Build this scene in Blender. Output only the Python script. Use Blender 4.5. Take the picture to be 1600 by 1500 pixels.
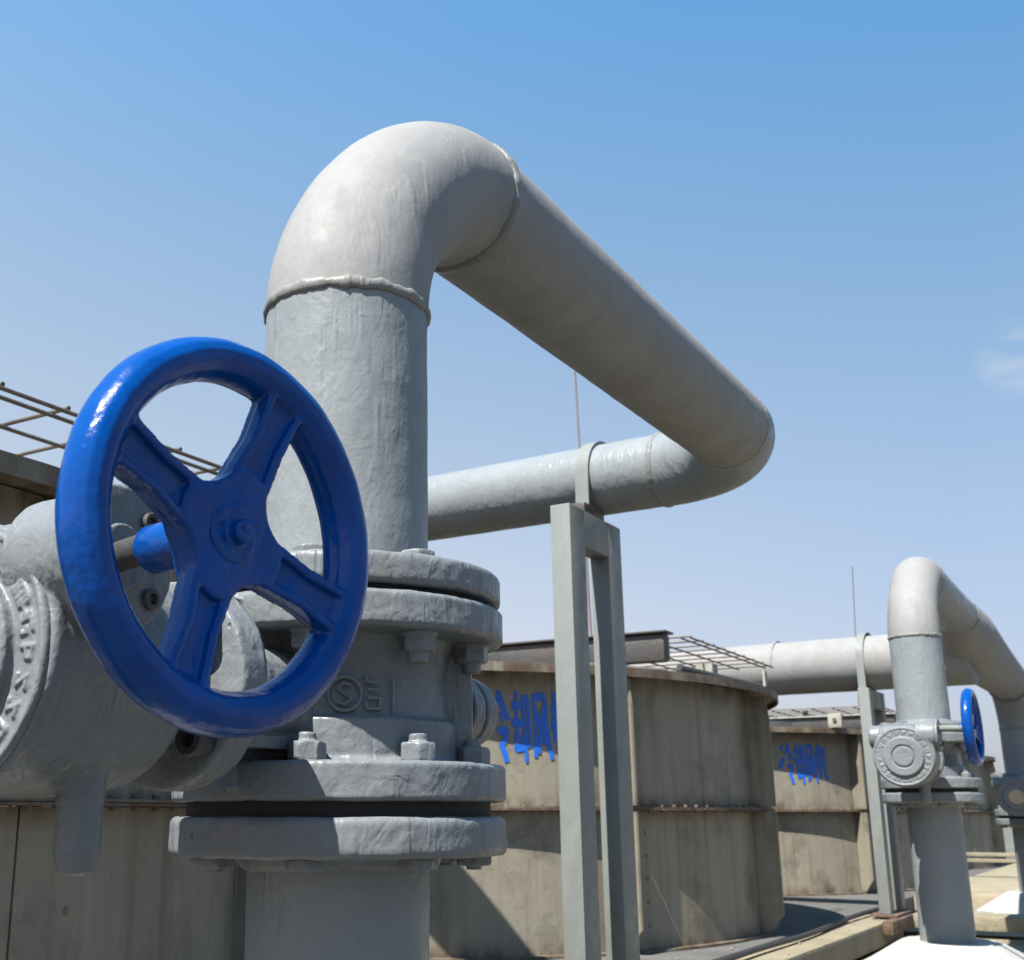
import bpy, bmesh, math, random
from math import sin, cos, pi, radians as rad
from mathutils import Vector, Matrix, noise

random.seed(7)
sc = bpy.context.scene
for o in list(bpy.data.objects):
    bpy.data.objects.remove(o)
ZC = 1.2                      # height of the camera above the roof slab; unit heights below are given relative to the camera
COL = sc.collection

# ---------------------------------------------------------------- camera
AZ, PITCH = .5615, .2614
fwd = Vector((cos(AZ)*cos(PITCH), sin(AZ)*cos(PITCH), sin(PITCH)))
right = Vector((sin(AZ), -cos(AZ), 0))
up = right.cross(fwd)
cd = bpy.data.cameras.new('camera'); cam = bpy.data.objects.new('camera', cd); COL.objects.link(cam)
cam.matrix_world = Matrix((( right.x, up.x, -fwd.x, -.881), (right.y, up.y, -fwd.y, -.629), (right.z, up.z, -fwd.z, ZC), (0, 0, 0, 1)))
cd.sensor_width = 36; cd.lens = 1837/1600*36
cd.shift_x = .09875; cd.shift_y = .01875
cd.clip_start = .02; cd.clip_end = 6000
cd.dof.use_dof = True; cd.dof.focus_distance = .95; cd.dof.aperture_fstop = 22
sc.camera = cam

# ---------------------------------------------------------------- sky, sun, exposure
SUN_EL = rad(57)
SUN_AZ = pi - rad(6)             # direction towards the sun, measured from +X towards +Y
w = bpy.data.worlds.new('World'); sc.world = w; w.use_nodes = True
nt = w.node_tree; nt.nodes.clear()
out = nt.nodes.new('ShaderNodeOutputWorld'); bg = nt.nodes.new('ShaderNodeBackground')
sky = nt.nodes.new('ShaderNodeTexSky'); sky.sky_type = 'NISHITA'; sky.sun_disc = False
sky.sun_elevation = SUN_EL; sky.sun_rotation = pi/2 - SUN_AZ
sky.altitude = 30; sky.air_density = 1.5; sky.dust_density = .3; sky.ozone_density = 3.0
bg.inputs['Strength'].default_value = .075
# faint wisp of cloud: noise on the view direction, kept to one part of the sky
tc = nt.nodes.new('ShaderNodeTexCoord')
mp = nt.nodes.new('ShaderNodeMapping'); mp.inputs['Scale'].default_value = (3, 3, 14)
nz = nt.nodes.new('ShaderNodeTexNoise'); nz.inputs['Scale'].default_value = 4; nz.inputs['Detail'].default_value = 6
cr = nt.nodes.new('ShaderNodeValToRGB'); cr.color_ramp.elements[0].position = .36; cr.color_ramp.elements[1].position = .68
dirc = fwd*1837 + right*(1590-642) - up*(560-780); dirc.normalize()
dt = nt.nodes.new('ShaderNodeVectorMath'); dt.operation = 'DOT_PRODUCT'; dt.inputs[1].default_value = dirc
mr = nt.nodes.new('ShaderNodeMapRange'); mr.inputs['From Min'].default_value = .9995; mr.inputs['From Max'].default_value = .99995
mm = nt.nodes.new('ShaderNodeMath'); mm.operation = 'MULTIPLY'
m2 = nt.nodes.new('ShaderNodeMath'); m2.operation = 'MULTIPLY'; m2.inputs[1].default_value = .6
mx = nt.nodes.new('ShaderNodeMixRGB'); mx.inputs['Color2'].default_value = (3.6, 3.8, 4.2, 1)
tint = nt.nodes.new('ShaderNodeMixRGB'); tint.blend_type = 'MULTIPLY'; tint.inputs['Fac'].default_value = 1
L = nt.links
# the hue of the air drifts smoothly from the sun's side to the far side and from the horizon up
hd_ = nt.nodes.new('ShaderNodeVectorMath'); hd_.operation = 'DOT_PRODUCT'; hd_.inputs[1].default_value = right
sx = nt.nodes.new('ShaderNodeSeparateXYZ'); cl1 = nt.nodes.new('ShaderNodeClamp'); cl2 = nt.nodes.new('ShaderNodeClamp')
cl1.inputs['Min'].default_value = -.35; cl1.inputs['Max'].default_value = .42; cl2.inputs['Min'].default_value = .03; cl2.inputs['Max'].default_value = .6
L.new(tc.outputs['Generated'], hd_.inputs[0]); L.new(tc.outputs['Generated'], sx.inputs[0])
L.new(hd_.outputs['Value'], cl1.inputs['Value']); L.new(sx.outputs['Z'], cl2.inputs['Value'])
vx = nt.nodes.new('ShaderNodeVectorMath'); vx.operation = 'MULTIPLY_ADD'; vx.inputs[1].default_value = (-.493, -.238, -.085); vx.inputs[2].default_value = (.430, .394, .600)
vz = nt.nodes.new('ShaderNodeVectorMath'); vz.operation = 'MULTIPLY_ADD'; vz.inputs[1].default_value = (2.819, 1.574, .062)
zz = nt.nodes.new('ShaderNodeMath'); zz.operation = 'MULTIPLY'; L.new(cl2.outputs[0], zz.inputs[0]); L.new(cl2.outputs[0], zz.inputs[1])
vq = nt.nodes.new('ShaderNodeVectorMath'); vq.operation = 'MULTIPLY_ADD'; vq.inputs[1].default_value = (-4.018, -1.054, 1.1)
L.new(zz.outputs[0], vq.inputs[0]); L.new(vz.outputs[0], vq.inputs[2])
L.new(cl1.outputs[0], vx.inputs[0]); L.new(cl2.outputs[0], vz.inputs[0]); L.new(vx.outputs[0], vz.inputs[2])
L.new(vq.outputs[0], tint.inputs['Color2'])
L.new(tc.outputs['Generated'], mp.inputs['Vector']); L.new(mp.outputs[0], nz.inputs['Vector']); L.new(nz.outputs['Fac'], cr.inputs[0])
L.new(tc.outputs['Generated'], dt.inputs[0]); L.new(dt.outputs['Value'], mr.inputs['Value'])
L.new(cr.outputs[0], mm.inputs[0]); L.new(mr.outputs[0], mm.inputs[1]); L.new(mm.outputs[0], m2.inputs[0])
L.new(sky.outputs[0], tint.inputs['Color1'])
L.new(tint.outputs[0], mx.inputs['Color1']); L.new(m2.outputs[0], mx.inputs['Fac'])
L.new(mx.outputs[0], bg.inputs['Color']); L.new(bg.outputs[0], out.inputs['Surface'])

sl = bpy.data.lights.new('sun', 'SUN'); sl.energy = 5; sl.angle = rad(.53); sl.color = (1, .955, .89)
so = bpy.data.objects.new('sun', sl); COL.objects.link(so)
sdir = Vector((cos(SUN_EL)*cos(SUN_AZ), cos(SUN_EL)*sin(SUN_AZ), sin(SUN_EL)))
so.rotation_euler = sdir.to_track_quat('Z', 'Y').to_euler(); so.location = sdir*30
sc.view_settings.view_transform = 'Standard'; sc.view_settings.look = 'None'
sc.view_settings.exposure = 1.485; sc.view_settings.gamma = 1
sc.view_settings.use_curve_mapping = False

# ---------------------------------------------------------------- materials
class NT:
    def __init__(s, name):
        s.m = bpy.data.materials.new(name); s.m.use_nodes = True
        s.t = s.m.node_tree; s.b = s.t.nodes['Principled BSDF']
        s.tc = s.t.nodes.new('ShaderNodeTexCoord')
        s.geo = s.t.nodes.new('ShaderNodeNewGeometry')
    def n(s, kind, ins=None, **kw):
        x = s.t.nodes.new('ShaderNode'+kind)
        for k, v in kw.items(): setattr(x, k, v)
        for k, v in (ins or {}).items():
            if isinstance(v, bpy.types.NodeSocket): s.t.links.new(v, x.inputs[k])
            else: x.inputs[k].default_value = v
        return x
    def co(s, world=False, scale=(1, 1, 1)):
        src = s.geo.outputs['Position'] if world else s.tc.outputs['Object']
        return s.n('Mapping', {'Vector': src, 'Scale': scale}).outputs[0]
    def noise(s, vec, scale, detail=3, rough=.55, dist=0):
        return s.n('TexNoise', {'Vector': vec, 'Scale': scale, 'Detail': detail, 'Roughness': rough, 'Distortion': dist}).outputs['Fac']
    def ramp(s, fac, *stops):
        r = s.n('ValToRGB', {'Fac': fac}); e = r.color_ramp.elements
        while len(e) < len(stops): e.new(.5)
        for el, (p, c) in zip(e, stops):
            el.position = p; el.color = (c, c, c, 1) if isinstance(c, (int, float)) else (*c, 1)
        return r.outputs[0]
    def mix(s, fac, a, b, mode='MIX'):
        return s.n('MixRGB', {'Fac': fac, 'Color1': a if isinstance(a, bpy.types.NodeSocket) else (*a, 1), 'Color2': b if isinstance(b, bpy.types.NodeSocket) else (*b, 1)}, blend_type=mode).outputs[0]
    def math(s, op, a, b=0):
        return s.n('Math', {0: a, 1: b}, operation=op).outputs[0]
    def bump(s, h, dist, strength=1, normal=None):
        i = {'Height': h, 'Distance': dist, 'Strength': strength}
        if normal: i['Normal'] = normal
        return s.n('Bump', i).outputs[0]
    def set(s, **kw):
        for k, v in kw.items():
            k = k.replace('_', ' ')
            if isinstance(v, bpy.types.NodeSocket): s.t.links.new(v, s.b.inputs[k])
            else: s.b.inputs[k].default_value = v
        return s.m

def paint(name, base, rough=.38, amp=1., dirt=.5, wrinkle=1.):
    k = NT(name); c = k.co(); 
    big = k.noise(c, 9, 4)
    col = k.mix(k.ramp(big, (.3, 0.), (.75, 1.)), tuple(x*.93 for x in base), tuple(min(1, x*1.05) for x in base))
    fine = k.noise(c, 140, 3)
    col = k.mix(k.ramp(fine, (.30, .25), (.5, 0.)), col, tuple(x*.7 for x in base))
    # chips and dirt specks, and rare rust
    vo = k.n('TexVoronoi', {'Vector': k.co(scale=(1, 1, .8)), 'Scale': 26.0, 'Randomness': 1.0}, feature='F1')
    spk = k.ramp(vo.outputs['Distance'], (.035, 1.), (.06, 0.))
    gate = k.ramp(k.noise(c, 7, 2), (.52, 0.), (.6, 1.))
    spk = k.math('MULTIPLY', spk, gate)
    col = k.mix(k.math('MULTIPLY', spk, .8*dirt), col, (.07, .055, .045))
    gr = k.ramp(k.noise(k.co(scale=(1, 1, .35)), 16, 5, .65), (.52, 0.), (.72, 1.))
    col = k.mix(k.math('MULTIPLY', gr, .32*dirt), col, (.085, .075, .06))
    # lumpy brush-laid paint
    b1 = k.noise(k.co(scale=(1, 1, .5)), 30, 3, .5, .35)
    wr = k.noise(k.co(scale=(1, 1, .75)), 70, 2, .5, .8)
    wr = k.ramp(wr, (.40, 0.), (.60, 1.))
    n = k.bump(b1, .0021*amp)
    dr = k.ramp(k.noise(k.co(scale=(1, 1, .16)), 55, 2, .5, .3), (.50, 0.), (.66, 1.))
    dr = k.math('MULTIPLY', dr, k.ramp(k.noise(c, 11, 2), (.45, 0.), (.62, 1.)))
    n = k.bump(dr, .0010*amp, 1, n)
    n = k.bump(wr, .00022*amp*wrinkle, 1, n)
    n = k.bump(k.noise(c, 240, 3), .00022*amp, 1, n)
    n = k.bump(k.math('SUBTRACT', 1., spk), .0008, 1, n)
    rr = k.ramp(k.noise(c, 30, 3), (.3, rough-.1), (.7, rough+.14))
    return k.set(Base_Color=col, Roughness=rr, Normal=n, Specular_IOR_Level=.22)

M = {}
M['grey_pipe'] = paint('grey pipe paint', (.164, .181, .189), .40, 1.1, .35, .8)
M['grey_pipe_light'] = paint('pale grey pipe paint', (.188, .189, .187), .68, .6, .6, .5)
M['grey_cast'] = paint('grey paint on castings', (.132, .144, .152), .34, 1.35, .9, 1.4)
M['grey_bead'] = paint('grey paint on weld', (.155, .157, .150), .45, 1.2, 2.0, 1.2)
M['grey_stand'] = paint('grey paint on stand', (.155, .168, .161), .45, .3, .8, .3)
k = NT('blue paint'); c = k.co()
col = k.mix(k.ramp(k.noise(c, 18, 4), (.35, 0.), (.7, 1.)), (.0001, .034, .170), (.0001, .048, .225))
gr = k.ramp(k.noise(c, 30, 5, .7), (.6, 0.), (.75, 1.))
col = k.mix(k.math('MULTIPLY', gr, .14), col, (.02, .03, .08))
vo = k.n('TexVoronoi', {'Vector': c, 'Scale': 45.0}); spk = k.math('MULTIPLY', k.ramp(vo.outputs['Distance'], (.03, 1.), (.06, 0.)), k.ramp(k.noise(c, 12, 2), (.5, 0.), (.6, 1.)))
col = k.mix(k.math('MULTIPLY', spk, .75), col, (.10, .105, .115))
n = k.bump(k.noise(c, 55, 2), .0012); n = k.bump(k.noise(c, 230, 3), .0003, 1, n); n = k.bump(k.math('SUBTRACT', 1., spk), .0008, 1, n)
M['blue'] = k.set(Base_Color=col, Roughness=k.ramp(k.noise(c, 40, 3), (.3, .14), (.7, .26)), Normal=n, Specular_IOR_Level=.18, Coat_Weight=.12, Coat_Roughness=.1)

def tank_mat(name, base, streak=1.):
    k = NT(name); P = k.co(True)
    c1 = k.noise(k.co(True, (1, 1, .22)), 3.2, 5, .6)
    col = k.mix(k.ramp(c1, (.3, 0.), (.7, 1.)), tuple(x*.78 for x in base), tuple(min(1, x*1.16) for x in base))
    st = k.noise(k.co(True, (1, 1, .035)), 26, 4, .65)
    col = k.mix(k.math('MULTIPLY', k.ramp(st, (.52, 0.), (.68, 1.)), .38*streak), col, (.062, .040, .020))
    st2 = k.noise(k.co(True, (1, 1, .03)), 17, 3, .6)
    col = k.mix(k.math('MULTIPLY', k.ramp(st2, (.6, 0.), (.72, 1.)), .32*streak), col, (.25, .235, .19))
    col = k.mix(k.math('MULTIPLY', k.ramp(k.noise(P, 5, 5, .7), (.50, 0.), (.68, 1.)), .6), col, (.050, .045, .032))
    # rust near the rim and the seam: bands on the object itself
    z = k.n('SeparateXYZ', {'Vector': P}).outputs['Z']
    def band(z0, hw):
        d = k.math('ABSOLUTE', k.math('SUBTRACT', z, z0))
        return k.ramp(k.math('DIVIDE', d, hw), (0., 1.), (1., 0.))
    b = k.math('MAXIMUM', band(ZC+.02, .045), k.math('MAXIMUM', band(ZC+.42, .06), band(ZC-.4, .05)))
    b = k.math('MULTIPLY', b, k.ramp(k.noise(k.co(True, (1, 1, .4)), 15, 5, .7), (.4, 0.), (.6, 1.)))
    col = k.mix(k.math('MULTIPLY', b, .8), col, (.055, .022, .010))
    vo = k.n('TexVoronoi', {'Vector': P, 'Scale': 30.0}); spk = k.math('MULTIPLY', k.ramp(vo.outputs['Distance'], (.04, 1.), (.09, 0.)), k.ramp(k.noise(P, 4, 2), (.5, 0.), (.6, 1.)))
    col = k.mix(k.math('MULTIPLY', spk, .6), col, (.06, .04, .03))
    n = k.bump(k.noise(P, 6, 3), .004); n = k.bump(k.noise(P, 120, 3), .0006, 1, n)
    return k.set(Base_Color=col, Roughness=.55, Normal=n, Metallic=0., Specular_IOR_Level=.45)
M['tank'] = tank_mat('weathered tank sheet', (.188, .171, .131))
M['tank_rust'] = tank_mat('rusty tank trim', (.14, .122, .092), 1.4)
def simple(name, base, rough=.6, var=.2, scale=8, bump=.001, stain=None, metal=0, world=True):
    k = NT(name); P = k.co(world)
    col = k.mix(k.ramp(k.noise(P, scale, 6, .65), (.3, 0.), (.72, 1.)), tuple(x*(1-var) for x in base), tuple(min(1, x*(1+var)) for x in base))
    if stain:
        col = k.mix(k.math('MULTIPLY', k.ramp(k.noise(P, scale*.6, 6, .7), (.5, 0.), (.68, 1.)), .7), col, stain)
    n = k.bump(k.noise(P, scale*5, 5, .6), bump*2); n = k.bump(k.noise(P, scale*22, 3), bump*.6, 1, n)
    return k.set(Base_Color=col, Roughness=rough, Normal=n, Metallic=metal)
M['black'] = simple('black gasket rubber', (.012, .012, .012), .8)
M['wire'] = simple('weathered wire', (.08, .068, .055), .5, .3, 30, .0005, (.05, .03, .02))
M['beam'] = simple('dark grey beam', (.035, .034, .033), .5, .25, 8, .001, (.06, .042, .032))
M['pale'] = simple('pale coated sheet', (.185, .19, .215), .4, .05, 6, .0006)
M['bracket'] = simple('off-white bracket', (.24, .235, .205), .5, .15, 14, .001, (.12, .085, .055))
M['rust'] = simple('rusty steel', (.08, .045, .027), .8, .35, 22, .002, (.17, .145, .12))
M['whiteconc'] = simple('white painted concrete', (.27, .265, .25), .7, .06, 10, .002)
M['cream'] = simple('cream concrete', (.19, .165, .11), .85, .18, 7, .003, (.12, .105, .075))
M['slab'] = simple('grey roof concrete', (.075, .073, .068), .9, .25, 4, .003, (.045, .043, .038))
M['hose'] = simple('black rubber hose', (.018, .018, .02), .6, .2, 20, .001)
M['rod'] = simple('dull metal rod', (.15, .12, .11), .5, .2, 20, .0005)
M['panel'] = simple('grey cladding', (.09, .09, .09), .6, .12, 6, .001)
M['text_blue'] = simple('blue lettering paint', (.002, .095, .46), .5, .12, 30, .0006)
M['dark'] = simple('dark grey metal', (.030, .030, .030), .55, .3, 60, .0005, (.06, .05, .04))  # even dark tone for the screws and the near worm shaft
M['earth'] = simple('distant ground', (.08, .078, .065), .95, .3, .05, .01)
M['brass'] = simple('cream cap', (.34, .29, .20), .5, .15, 40, .0006, (.25, .15, .07), world=False)

# ---------------------------------------------------------------- mesh helpers
def frame(d):
    d = Vector(d).normalized()
    a = Vector((0, 0, 1)) if abs(d.z) < .9 else Vector((1, 0, 0))
    x = a.cross(d).normalized(); return x, d.cross(x).normalized(), d
def ring(bm, c, x, y, r, n):
    return [bm.verts.new(c + x*(r*cos(2*pi*i/n)) + y*(r*sin(2*pi*i/n))) for i in range(n)]
def bridge(bm, a, b):
    n = len(a)
    for i in range(n):
        bm.faces.new((a[i], a[(i+1) % n], b[(i+1) % n], b[i]))
def lathe(bm, prof, c=(0, 0, 0), axis=(0, 0, 1), n=48):
    """prof: list of (distance along axis, radius), closed with caps"""
    x, y, d = frame(axis); c = Vector(c); prev = None
    for (h, r) in prof:
        cur = ring(bm, c+d*h, x, y, max(r, 1e-5), n)
        if prev: bridge(bm, prev, cur)
        else: bm.faces.new(list(reversed(cur)))
        prev = cur
    bm.faces.new(prev)
def cyl(bm, p0, p1, r, n=32, ch=0, r1=None):
    p0, p1 = Vector(p0), Vector(p1); l = (p1-p0).length; r1 = r if r1 is None else r1
    pr = [(0, r), (l, r1)] if not ch else [(0, r-ch), (ch*.3, r-ch*.3), (ch, r), (l-ch, r1), (l-ch*.3, r1-ch*.3), (l, r1-ch)]
    lathe(bm, pr, p0, p1-p0, n)
def tube(bm, pts, r, n=48, rings=None, wob=0):
    """sweep a circle along pts (parallel transport)"""
    pts = [Vector(p) for p in pts]; t = (pts[1]-pts[0]).normalized(); x, y, _ = frame(t); prev = None
    for i, p in enumerate(pts):
        if i == 0: tt = (pts[1]-pts[0])
        elif i == len(pts)-1: tt = (pts[-1]-pts[-2])
        else: tt = (pts[i+1]-pts[i]).normalized() + (pts[i]-pts[i-1]).normalized()
        tt.normalize()
        q = t.rotation_difference(tt); x = q @ x; y = q @ y; t = tt
        rr = r[i] if isinstance(r, (list, tuple)) else r
        cur = ring(bm, p, x, y, rr, n)
        if prev: bridge(bm, prev, cur)
        else: bm.faces.new(list(reversed(cur)))
        prev = cur
    bm.faces.new(prev)
def lerp_pts(a, b, step):
    a, b = Vector(a), Vector(b); n = max(1, int((b-a).length/step)); return [a+(b-a)*i/n for i in range(n+1)]
def arc_pts(p0, d0, d1, R, n=24):
    """quarter bend from direction d0 to d1 starting at p0 (d0, d1 nearly square)"""
    d0, d1 = Vector(d0).normalized(), Vector(d1).normalized(); th = d0.angle(d1)
    nrm = (d1 - d0*d0.dot(d1)).normalized(); c = Vector(p0) + nrm*R
    return [c - nrm*R*cos(th*i/n) + d0*R*sin(th*i/n) for i in range(n+1)]
def box(bm, lo, hi, bev=0, rot=None, piv=(0, 0, 0)):
    lo, hi = Vector(lo), Vector(hi)
    r = bmesh.ops.create_cube(bm, size=1)['verts']
    for v in r: v.co = Vector((lo[i] + (v.co[i]+.5)*(hi[i]-lo[i]) for i in range(3)))
    if rot is not None:
        for v in r: v.co = rot @ (v.co-Vector(piv)) + Vector(piv)
    if bev:
        es = list({e for v in r for e in v.link_edges})
        bmesh.ops.bevel(bm, geom=es, offset=bev, segments=2, profile=.6, affect='EDGES')
def hexnut(bm, c, axis, r, h, rot=0, n=6):
    x, y, d = frame(axis); c = Vector(c)
    def rg(hh, rr, nn=24):
        vs = []
        for i in range(nn):
            a = 2*pi*i/nn + rot; m = pi/3
            hexr = r*cos(m/2)/cos(((a-rot) % m) - m/2)
            q = min(rr, hexr)
            vs.append(bm.verts.new(c + d*hh + x*q*cos(a) + y*q*sin(a)))
        return vs
    a = rg(0, r*.94); b = rg(h*.12, r*1.1); e = rg(h*.75, r*1.1); f = rg(h*.93, r*.93); g = rg(h, r*.84)
    bm.faces.new(list(reversed(a))); bridge(bm, a, b); bridge(bm, b, e); bridge(bm, e, f); bridge(bm, f, g); bm.faces.new(g)
def wobble(bm, amp, sc_, seed=0, amp2=0, sc2=0):
    bm.normal_update()
    off = Vector((seed*7.3, seed*1.7, seed*3.1))
    mv = [(v, v.normal * (amp*noise.noise(v.co*sc_+off) + (amp2*noise.noise(v.co*sc2+off) if amp2 else 0))) for v in bm.verts]
    for v, d in mv: v.co += d
def to_mesh(bm, name, sharp=35, smooth=True):
    bmesh.ops.recalc_face_normals(bm, faces=bm.faces[:])
    bm.normal_update()
    for f in bm.faces: f.smooth = smooth
    if smooth:
        for e in bm.edges:
            if len(e.link_faces) == 2 and e.calc_face_angle(0) > rad(sharp): e.smooth = False
    me = bpy.data.meshes.new(name); bm.to_mesh(me); bm.free(); return me
def put(name, me, mat=None, parent=None, loc=(0, 0, 0), rot=(0, 0, 0)):
    if mat and not me.materials: me.materials.append(mat)
    o = bpy.data.objects.new(name, me); COL.objects.link(o)
    o.location = loc; o.rotation_euler = rot
    if parent: o.parent = parent
    return o
def obj(name, bm, mat, parent=None, loc=(0, 0, 0), rot=(0, 0, 0), sharp=35, smooth=True, label=None):
    o = put(name, to_mesh(bm, name, sharp, smooth), mat, parent, loc, rot)
    if label: o['label'] = label
    return o
def thing(name, label, cat, loc=(0, 0, 0), group=None):
    o = bpy.data.objects.new(name, None); COL.objects.link(o); o.location = loc; o.empty_display_size = .05
    tag(o, label, cat, group); return o
def tag(o, label, cat, group=None):
    o['label'] = label; o['category'] = cat
    if group: o['group'] = group
    return o
def kids(o): return [c for c in ALLKIDS.get(o.name, [])]
ALLKIDS = {}
def copy_tree(o, parent=None, index=None):
    if index is None:
        index = {}
        for q in bpy.data.objects:
            if q.parent: index.setdefault(q.parent.name, []).append(q)
    c = o.copy(); COL.objects.link(c); c.parent = parent
    for ch in index.get(o.name, []): copy_tree(ch, c, index)
    return c
def remeshed(bm, voxel, smooth_it=2, seed=1, amp=.0006, sc_=60, amp2=.0004, sc2=160):
    """fuse overlapping closed shapes into one cast-looking skin"""
    bmesh.ops.recalc_face_normals(bm, faces=bm.faces[:])
    me = bpy.data.meshes.new('tmp'); bm.to_mesh(me); bm.free()
    o = bpy.data.objects.new('tmp', me); COL.objects.link(o)
    m = o.modifiers.new('r', 'REMESH'); m.mode = 'VOXEL'; m.voxel_size = voxel
    if smooth_it:
        s = o.modifiers.new('s', 'SMOOTH'); s.iterations = smooth_it; s.factor = .5
    dg = bpy.context.evaluated_depsgraph_get(); dg.update()
    r = bpy.data.meshes.new_from_object(o.evaluated_get(dg), depsgraph=dg)
    bpy.data.objects.remove(o); bpy.data.meshes.remove(me)
    b = bmesh.new(); b.from_mesh(r); bpy.data.meshes.remove(r)
    wobble(b, amp, sc_, seed, amp2, sc2)
    return b

# ---------------------------------------------------------------- setting: ground, roof slab, platform, kerbs
def struct(o): o['kind'] = 'structure'; return o
b = bmesh.new(); box(b, (-2500, -2500, -14.2), (2500, 2500, -14)); struct(obj('ground', b, M['earth'], smooth=False))
b = bmesh.new(); box(b, (-14, -12, -.3), (30, 14, 0)); struct(obj('roof_slab', b, M['slab'], loc=(0, 0, ZC-.85), smooth=False))
def Z(z): return z + ZC
b = bmesh.new(); box(b, (-4, .56, -.85), (13, 4.3, -.405), .006); struct(obj('tank_platform', b, M['slab'], loc=(0, 0, ZC)))
b = bmesh.new()
box(b, (-4, .30, -.85), (3.30, .555, -.50), .02); struct(obj('kerb_beam', b, M['cream'], loc=(0, 0, ZC)))
b = bmesh.new(); box(b, (-4, .40, -.50), (4.62, .558, -.412), .012); struct(obj('kerb_beam', b, M['cream'], loc=(0, 0, ZC)))
b = bmesh.new(); box(b, (3.304, .20, -.85), (4.62, .396, -.50), .02); struct(obj('kerb_beam', b, M['cream'], loc=(0, 0, ZC)))
b = bmesh.new(); box(b, (5.75, -.02, -.85), (13, .556, -.385), .03); struct(obj('kerb_beam', b, M['cream'], loc=(0, 0, ZC)))
# beams across the row under each unit, and the cream slab between
b = bmesh.new(); box(b, (4.63, -2.6, -.46), (4.86, .52, -.405), .006); struct(obj('cross_beam', b, M['cream'], loc=(0, 0, ZC)))
b = bmesh.new(); box(b, (4.63, -2.6, -.80), (4.82, .50, -.49), .006); struct(obj('cross_beam', b, M['cream'], loc=(0, 0, ZC)))
b = bmesh.new(); box(b, (1.0, -2.6, -.84), (4.625, .19, -.50), .006); struct(obj('walkway_slab', b, M['cream'], loc=(0, 0, ZC)))
b = bmesh.new(); box(b, (4.87, -2.6, -.84), (5.74, .5, -.52), .006); struct(obj('walkway_slab', b, M['cream'], loc=(0, 0, ZC)))

# ---------------------------------------------------------------- cooling tanks
TR = 1.43; RIMR = 1.512
TC = [(.1+3.235*k, 2.07) for k in range(-1, 4)]
NP = 11; PA = 2*pi/NP; A0 = rad(-119.3)
def arcbox(bm, r0, r1, a0, a1, z0, z1, n):
    prev = None; first = None
    for i in range(n+1):
        a = a0+(a1-a0)*i/n
        cur = [bm.verts.new((r*cos(a), r*sin(a), z)) for r, z in ((r0, z0), (r1, z0), (r1, z1), (r0, z1))]
        if prev: bridge(bm, prev, cur)
        else: bm.faces.new(list(reversed(cur)))
        prev = cur
    bm.faces.new(prev)
def panel_mesh(z0, z1, name):
    b = bmesh.new(); arcbox(b, TR-.008, TR, .0015, PA-.0015, z0, z1, 14)
    return to_mesh(b, name, 30)
P_UP = panel_mesh(.021, .425, 'upper_wall_panel'); P_LO = panel_mesh(-.40, .009, 'lower_wall_panel')
def fin_mesh(lower):
    b = bmesh.new()
    if lower: pr = [(TR+.002, .006), (TR+.082, .006), (TR+.082, -.335), (TR+.035, -.392), (TR+.002, -.395)]
    else: pr = [(TR+.002, .410), (TR+.070, .410), (TR+.082, .33), (TR+.082, .024), (TR+.002, .024)]
    vs = [[b.verts.new((r, s*.004, z)) for r, z in pr] for s in (-1, 1)]
    b.faces.new(vs[0]); b.faces.new(list(reversed(vs[1]))); bridge(b, vs[0], vs[1])
    return to_mesh(b, 'fin', 30, False)
F_UP, F_LO = fin_mesh(False), fin_mesh(True)
# lettering: brush strokes of the four characters, laid out on an enlarged grid of the wall (x, y, width)
STROKES = [
 ([(165, 500), (215, 600)], 55), ([(225, 740), (170, 860), (120, 960)], 60),
 ([(302, 430), (290, 540), (250, 690)], 38), ([(300, 435), (335, 590), (408, 785)], 50), ([(322, 690), (336, 805)], 30),
 ([(285, 915), (400, 915)], 85), ([(388, 900), (372, 1010), (330, 1090)], 52), ([(320, 1070), (350, 1150), (385, 1285)], 55),
 ([(498, 430), (499, 560), (500, 830)], 36), ([(445, 615), (552, 615)], 92), ([(442, 820), (590, 820)], 85),
 ([(508, 860), (495, 1000), (488, 1150)], 36), ([(480, 1125), (560, 1110), (610, 1075)], 85), ([(545, 960), (562, 1060)], 34),
 ([(556, 525), (642, 525)], 85), ([(582, 520), (590, 800), (600, 1080), (606, 1290)], 36), ([(634, 530), (642, 800), (654, 1010), (640, 1110)], 36),
 ([(690, 500), (842, 500)], 88), ([(704, 500), (718, 800), (720, 1000), (712, 1225)], 42), ([(832, 510), (846, 800), (868, 1020), (908, 1250)], 46),
 ([(722, 660), (760, 790), (806, 900), (838, 1080)], 44), ([(822, 630), (800, 850), (770, 1030), (745, 1180)], 46), ([(790, 900), (860, 1050)], 55),
 ([(946, 430), (950, 700), (954, 1040)], 40), ([(905, 642), (985, 642)], 84), ([(940, 720), (915, 900)], 30), ([(958, 730), (988, 860)], 30),
 ([(1020, 510), (1018, 820), (1008, 1000), (990, 1160)], 38), ([(1012, 530), (1098, 530)], 74), ([(1090, 530), (1096, 900), (1104, 1100), (1140, 1190)], 42), ([(1100, 1150), (1180, 1130)], 48)]
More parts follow.
